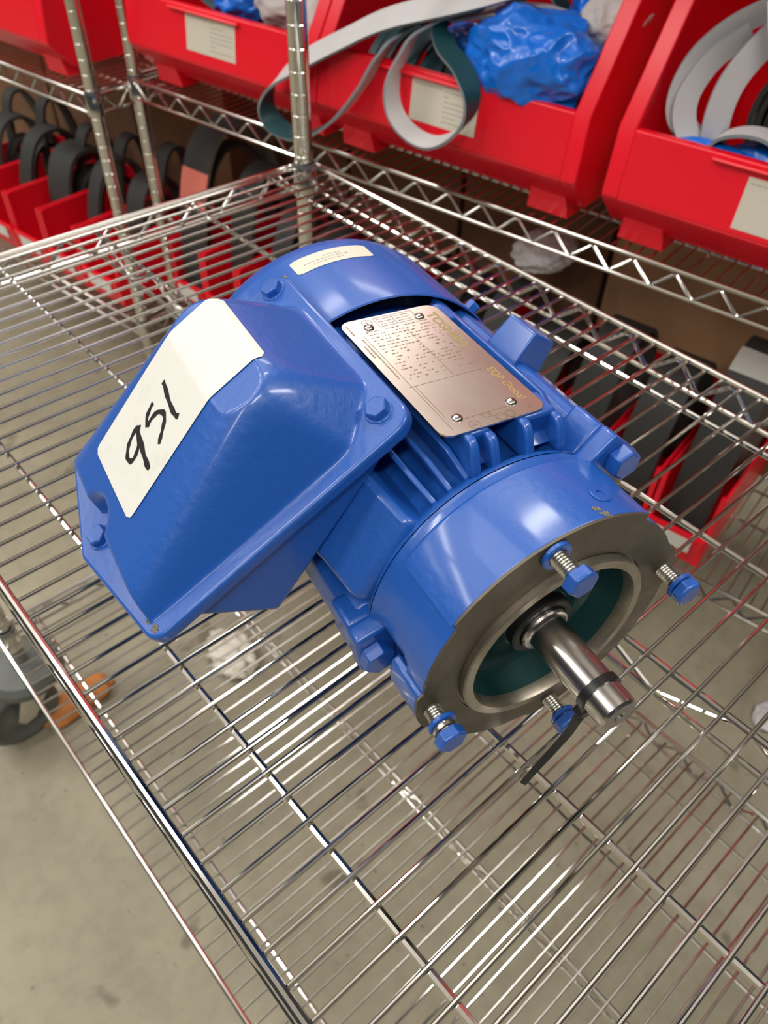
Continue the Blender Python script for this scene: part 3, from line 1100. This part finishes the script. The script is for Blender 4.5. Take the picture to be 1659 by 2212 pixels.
grid_patch(lb, -16.2, 14.6, -257, -241, 40, 16, lambda u, v: P(v, u, 99.75))
fl_ = mo('data_label', lb, M['card'], fan)
tl = MB()
rnd = random.Random(3)
for j, (v, u0, u1) in enumerate(((-245.5, -9, 3), (-248.5, -12, 4), (-251.2, -4, 3))):
    u = u0
    while u < u1:
        d = rnd.uniform(0.4, 1.6)
        tl.add([P(v - 0.35, u, 99.95), P(v - 0.35, u + d, 99.95), P(v + 0.35, u + d, 99.95), P(v + 0.35, u, 99.95)], [(0, 1, 2, 3)])
        u += d + 0.5
mo('printed_text', tl, M['print'], fl_, smooth=None)['kind'] = 'stuff'

# --- nameplate
NP = F(3.5)
NS, NL = -124.4, -6.5
pl = MB()
out = rrect(-56, 56, -31.8, 31.8, 7)
pl.prism([NP(NS + u, NL + v, 93.8) for u, v in out], tuple(b - a for a, b in zip(NP(0, 0, 0), NP(0, 0, 1.0))))
plate = mo('nameplate', pl, M['plate'], smooth=25)
PH = 94.86
for u, v in ((-45.8, -17), (-46, 16.5), (45, -17), (44.5, 16.5)):
    rv = MB()
    rv.lathe([(0, 3.0), (0.5, 2.9), (1.2, 2.2), (1.6, 1.0), (1.7, 0.01)], 20, 'z')
    b0 = Vector(NP(NS + u, NL + v, 94.8))
    n0, y0_ = Vector(NP(0, 0, 1)), Vector(NP(0, 1, 0))
    rv.map(lambda q: tuple(b0 + Vector((1, 0, 0)) * q[0] + y0_ * q[1] + n0 * q[2]))
    mo('rivet', rv, M['steel'], plate)


def flat_text(body, size, u, v, m_, rot=0.0, name='lettering', sx=1.0, off=0.0, parent=plate):
    """text lying on the nameplate: runs along +s, its top towards +l."""
    cu = bpy.data.curves.new('text', 'FONT')
    cu.body = body
    cu.size = size
    cu.offset = off
    cu.resolution_u = 3
    to = bpy.data.objects.new('text', cu)
    COL.objects.link(to)
    dg = bpy.context.evaluated_depsgraph_get()
    me = bpy.data.meshes.new_from_object(to.evaluated_get(dg))
    bpy.data.objects.remove(to)
    c_, s_ = cos(rot), sin(rot)
    for vv in me.vertices:
        x, y = vv.co.x * sx, vv.co.y
        q = mm(NP(NS + u + x * c_ - y * s_, NL + v + x * s_ + y * c_, PH))
        vv.co = Vector(q) * S
    me.materials.clear()
    me.materials.append(m_)
    return link(name, me, parent)


flat_text('TOSHIBA', 8.6, -47.5, 21.6, M['plate_logo'], sx=1.12, off=0.28)
flat_text('EQP Global', 6.6, 14, 22.0, M['plate_yellow'], sx=0.98, off=0.12)
flat_text('D', 3.2, 50.5, 22.2, M['plate_ink'])
flat_text('CE', 5.6, 50.6, -4.5, M['plate_ink'], rot=rad(90))
ink = MB()


def iline(u0, v0, u1, v1, t=0.35):
    d = Vector((u1 - u0, v1 - v0, 0)).normalized()
    q = Vector((-d.y, d.x, 0)) * (t / 2)
    ink.add([NP(NS + a, NL + b, PH) for a, b in ((u0 + q.x, v0 + q.y), (u1 + q.x, v1 + q.y), (u1 - q.x, v1 - q.y), (u0 - q.x, v0 - q.y))], [(0, 1, 2, 3)])


def icirc(u, v, r, t=0.5):
    for i in range(20):
        a, b = 2 * pi * i / 20, 2 * pi * (i + 1) / 20
        iline(u + r * cos(a), v + r * sin(a), u + r * cos(b), v + r * sin(b), t)


for (u0, u1, v0, v1) in ((-54, -44.5, -10.5, 15.0),):
    iline(u0, v0, u0, v1)
    iline(u1, v0, u1, v1)
    iline(u0, v0, u1, v0)
    iline(u0, v1, u1, v1)
    iline(u0, 1, u1, 1)
icirc(-51, -15.5, 3.0)
iline(-52.5, -15.5, -49.5, -15.5, 0.5)
iline(-51, -17, -51, -14, 0.5)
icirc(52.8, -11.5, 3.0, 0.45)
flat_text('UL', 2.6, 53.6, -13.4, M['plate_ink'], rot=rad(90))
icirc(52.6, 4.6, 2.8, 0.9)
icirc(52.2, 10.6, 2.4, 1.2)
iline(13.3, -25.5, 13.3, 19, 0.3)
iline(-40, -24.0, 52, -24.0, 0.3)
iline(14, -22.2, 42, -22.2, 0.25)
iline(46.8, -16, 46.8, 14, 0.3)
iline(-38, 2.5, 12, 2.5, 0.2)
rnd = random.Random(11)
for j in range(17):
    u = -41.5 + 3.0 * j
    v = -21.0
    dense = j < 7
    while v < 19:
        d = rnd.uniform(0.6, 2.4)
        if rnd.random() < (0.85 if dense else 0.45):
            iline(u, v, u, min(19, v + d), rnd.uniform(0.5, 1.0))
        v += d + rnd.uniform(0.5, 1.6)
for j in range(3):
    u = -52 + 2.7 * j
    for v0 in (-9, 2.5):
        v = v0
        while v < v0 + 9:
            d = rnd.uniform(0.6, 2.0)
            iline(u, v, u, v + d, 0.6)
            v += d + 0.7
for v, u0, u1 in ((-28.5, -30, -18), (-26.2, -36, 4), (-28.5, -52, -42)):
    u = u0
    while u < u1:
        d = rnd.uniform(0.6, 2.2)
        iline(u, v, u + d, v, 1.0)
        u += d + 0.6
mo('printed_text', ink, M['plate_ink'], plate, smooth=None)['kind'] = 'stuff'

# --- terminal box body
BX = F(-31.5)
HB = 110.0
SC = -161.0
bx = MB()
A_ = BX(0, 16, 103)
D_ = BX(0, -138, 103)
sect = [(A_[1], A_[2]), (-117, -8), (-160, 14), (D_[1], D_[2])]
f_in = 4
a = [(-88, y, z) for y, z in sect]
bx.prism(a, (-146, 0, 0))
mo('terminal_box', bx, B, bevel=(3, 3))

# --- box cover: flange and dome
fg = MB()
corner = [(79, 20, 12), (-79, 20, 12), (-79, -151, 11), (-4, -170, 9), (79, -151, 11)]


def round_poly(cs, k=6):
    out = []
    n_ = len(cs)
    for i, (x, y, r) in enumerate(cs):
        p, q, s_ = Vector(cs[i - 1][:2]), Vector((x, y)), Vector(cs[(i + 1) % n_][:2])
        d1, d2 = (p - q).normalized(), (s_ - q).normalized()
        ang = d1.angle(d2)
        tl_ = r / math.tan(ang / 2)
        cc = q + (d1 + d2).normalized() * (r / sin(ang / 2))
        a_, b_ = q + d1 * tl_ - cc, q + d2 * tl_ - cc
        t0 = math.atan2(a_.y, a_.x)
        dt = (math.atan2(b_.y, b_.x) - t0 + pi) % (2 * pi) - pi
        for j in range(k + 1):
            t = t0 + dt * j / k
            out.append((cc.x + r * cos(t), cc.y + r * sin(t)))
    return out


op = round_poly(corner)
fg.prism([BX(SC + s, l, HB - 8.5) for s, l in op], tuple(b - a_ for a_, b in zip(BX(0, 0, 0), BX(0, 0, 8.5))))
cover = mo('box_cover', fg, B, bevel=(2.2, 4))


def dome_h(s, l):
    pl_ = 46.5 + (l + 37) * 0.318
    up = (11.5 - l) * 1.5
    fr_ = (68 - abs(s)) * 2.3
    ch = 1.9 * (0.72 * (60.5 - abs(s)) + 0.69 * (-5 - l))
    lo = (l + 147.5) * 5.0
    no = (math.hypot(s + 5, (l + 156) * 0.9) - 16.5) * 5.0
    def smin(k, *qs):
        m0 = min(qs)
        return m0 - k * math.log(sum(math.exp(-(q - m0) / k) for q in qs))
    top = smin(10.0, pl_, up, fr_) + 2.5
    t = smin(1.7, smin(4.5, top, ch), lo, no)
    # small fillet where the dome meets the flange
    e = 0.75
    return e * math.log(1 + math.exp(min(60, t / e))) if t > -9 else 0.0


dm = MB()
NSg, NLg = 138, 160
idx = {}
for j in range(NLg + 1):
    for i in range(NSg + 1):
        s, l = -76 + 152 * i / NSg, -160 + 176 * j / NLg
        idx[i, j] = len(dm.v)
        dm.v.append(BX(SC + s, l, HB - 0.12 + dome_h(s, l)))
for j in range(NLg):
    for i in range(NSg):
        q = [idx[i, j], idx[i + 1, j], idx[i + 1, j + 1], idx[i, j + 1]]
        s, l = -76 + 152 * (i + .5) / NSg, -160 + 176 * (j + .5) / NLg
        if dome_h(s, l) > 0.01:
            dm.f.append(tuple(q))
            dm.m.append(0)
mo('dome', dm, B, cover, smooth=80)


def bolt_on_box(s, l, rot):
    h = MB()
    R = 6.5
    rings = [[(R * k * cos(pi / 3 * i + rot), R * k * sin(pi / 3 * i + rot), z) for i in range(6)] for z, k in ((0, 1), (4.2, 1), (5.0, 0.88))]
    vs_ = rings[0] + rings[1] + rings[2]
    fs_ = [tuple(range(12, 18))]
    for j in (0, 6):
        fs_ += [(j + i, j + (i + 1) % 6, j + 6 + (i + 1) % 6, j + 6 + i) for i in range(6)]
    h.add(vs_, fs_)
    h.lathe([(0, 7.7), (0.7, 7.4), (0.7, 5)], 24, 'z')
    h.map(lambda q: BX(SC + s + q[0], l + q[1], HB + q[2]))
    mo('cover_bolt', h, B, cover, bevel=(0.35, 2), smooth=20)


bolt_on_box(-67.5, 8.3, 0.25)
bolt_on_box(61, 8.3, 0.5)
bolt_on_box(-5.2, -154, 0.1)

# --- inventory sticker wrapped over the dome, handwritten number
st = MB()


def dome_n(s, l, off):
    e = 0.6
    h = dome_h(s, l)
    dx = (dome_h(s + e, l) - dome_h(s - e, l)) / (2 * e)
    dy = (dome_h(s, l + e) - dome_h(s, l - e)) / (2 * e)
    n_ = Vector((-dx, -dy, 1)).normalized() * off
    return BX(SC + s + n_.x, l + n_.y, HB + h + n_.z)


grid_patch(st, -37.5, 24.5, -124.5, -15.5, 32, 60, lambda u, v: dome_n(u, v, 0.45), r=4)
sticker = mo('number_sticker', st, M['white_label'], cover, smooth=60)
ink = MB()
strokes = [[(-16.9, -65.6), (-12.7, -66.3), (-4.2, -68.3), (4.4, -69.5), (9.2, -69.3), (11.6, -68.2)],
           [(-14.1, -77.2), (-13.5, -80.7), (-11.4, -84.9), (-6.8, -87.4)],
           [(-6.8, -87.4), (-7.5, -82.2), (-5.7, -77.5), (-1.1, -74.8), (2.7, -76.1), (6.0, -79.9), (8.5, -83.7), (10.5, -86.1)],
           [(-11.6, -91.3), (-14.4, -93.6), (-14.1, -98.0), (-12.4, -102.6), (-9.1, -106.1), (-5.8, -107.3), (-2.4, -106.3), (-1.4, -103.4), (-3.5, -98.5), (-8.0, -95.2), (-14.4, -93.6)],
           [(-15.6, -93.3), (-5.5, -94.9), (3.5, -97.0), (10.8, -98.1), (15.0, -98.4)]]
for k, sk in enumerate(strokes):
    pts = spline([(a_, b, 0) for a_, b in sk], 6)
    n_ = len(pts)
    vs_, fs_ = [], []
    for i, p_ in enumerate(pts):
        t_ = (pts[min(i + 1, n_ - 1)] - pts[max(0, i - 1)]).normalized()
        wd = (1.65 if k != 4 else 1.9) * (0.85 + 0.15 * cos(i * 0.7))
        if i in (0, n_ - 1):
            wd *= 0.55
        q = Vector((-t_.y, t_.x, 0)) * wd
        vs_ += [dome_n(p_.x + q.x, p_.y + q.y, 0.62 + 0.02 * k), dome_n(p_.x - q.x, p_.y - q.y, 0.62 + 0.02 * k)]
    for i in range(n_ - 1):
        fs_.append((2 * i, 2 * i + 1, 2 * i + 3, 2 * i + 2))
    ink.add(vs_, fs_)
mo('handwriting', ink, M['marker'], sticker, smooth=60)

# --- paint chips
ch = MB()
rnd = random.Random(5)


def chip(pt, e1, e2, r, seed):
    rn = random.Random(seed)
    vs_ = [pt]
    for i in range(14):
        a_ = 2 * pi * i / 14
        q = r * rn.uniform(0.55, 1.15)
        vs_.append(tuple(pt[k] + e1[k] * q * 1.5 * cos(a_) + e2[k] * q * sin(a_) for k in range(3)))
    ch.add(vs_, [(0, i + 1, (i + 1) % 14 + 1) for i in range(14)])


def chip_polar(s, th, r, size, seed):
    f_ = F(th)
    chip(f_(s, 0, r), (0.5, *[0.86 * q for q in f_(0, 1, 0)[1:]]), (0.86, *[-0.5 * q for q in f_(0, 1, 0)[1:]]), size, seed)


chip_polar(-3.2, 11.5, 83.05, 2.3, 1)
chip_polar(-7.5, 10, 83.05, 1.8, 2)
chip(BX(SC + 72, -146, HB + 0.1), BX(1, 0, 0), BX(0, 1, 0), 2.4, 3)
chip(BX(SC + 66, -148, HB + 0.1), BX(1, 0, 0), BX(0, 1, 0), 1.6, 4)
chip(BX(SC - 70, 19.0, HB + 0.06), BX(1, 0, 0), BX(0, .5, 0), 1.6, 5)
mo('paint_chip', ch, M['chip'], motor, smooth=None, recalc=True)

# ------------------------------------------------------------------ cable tie on the shaft
tie = thing('cable_tie', 'black plastic cable tie around the bare motor shaft, tail hanging down', 'cable tie', (MX, MY, 0.0), MROT)
tm = MB()
loop = [(38.6, 11.75 * sin(a_), 11.75 * cos(a_)) for a_ in [2 * pi * i / 48 for i in range(48)]]
tm.ribbon(loop, (4.6, 0, 0), 1.1, 0, 0, 0, closed=True)
mo('strap', tm, M['black'], tie)
hd = MB()
f = F(212)
hd.prism([f(35.6, -4, 11.6), f(41.6, -4, 11.6), f(41.6, 4, 11.6), f(35.6, 4, 11.6)], tuple(q * 5 for q in f(0, 0, 1)))
mo('head', hd, M['black'], tie, bevel=(0.8, 2))
tl = MB()
tail = spline([(38.6, -6.0, -13), (38.4, -8.5, -20), (37.2, -9, -33), (36, -13.5, -48), (35.3, -22, -64), (34.6, -29, -79)], 8)
tl.ribbon([tuple(q) for q in tail], [(4.5 - 2.2 * i / len(tail), 2.4, 0) for i in range(len(tail))], 1.1, 0, 0, 0)
mo('tail', tl, M['black'], tie)
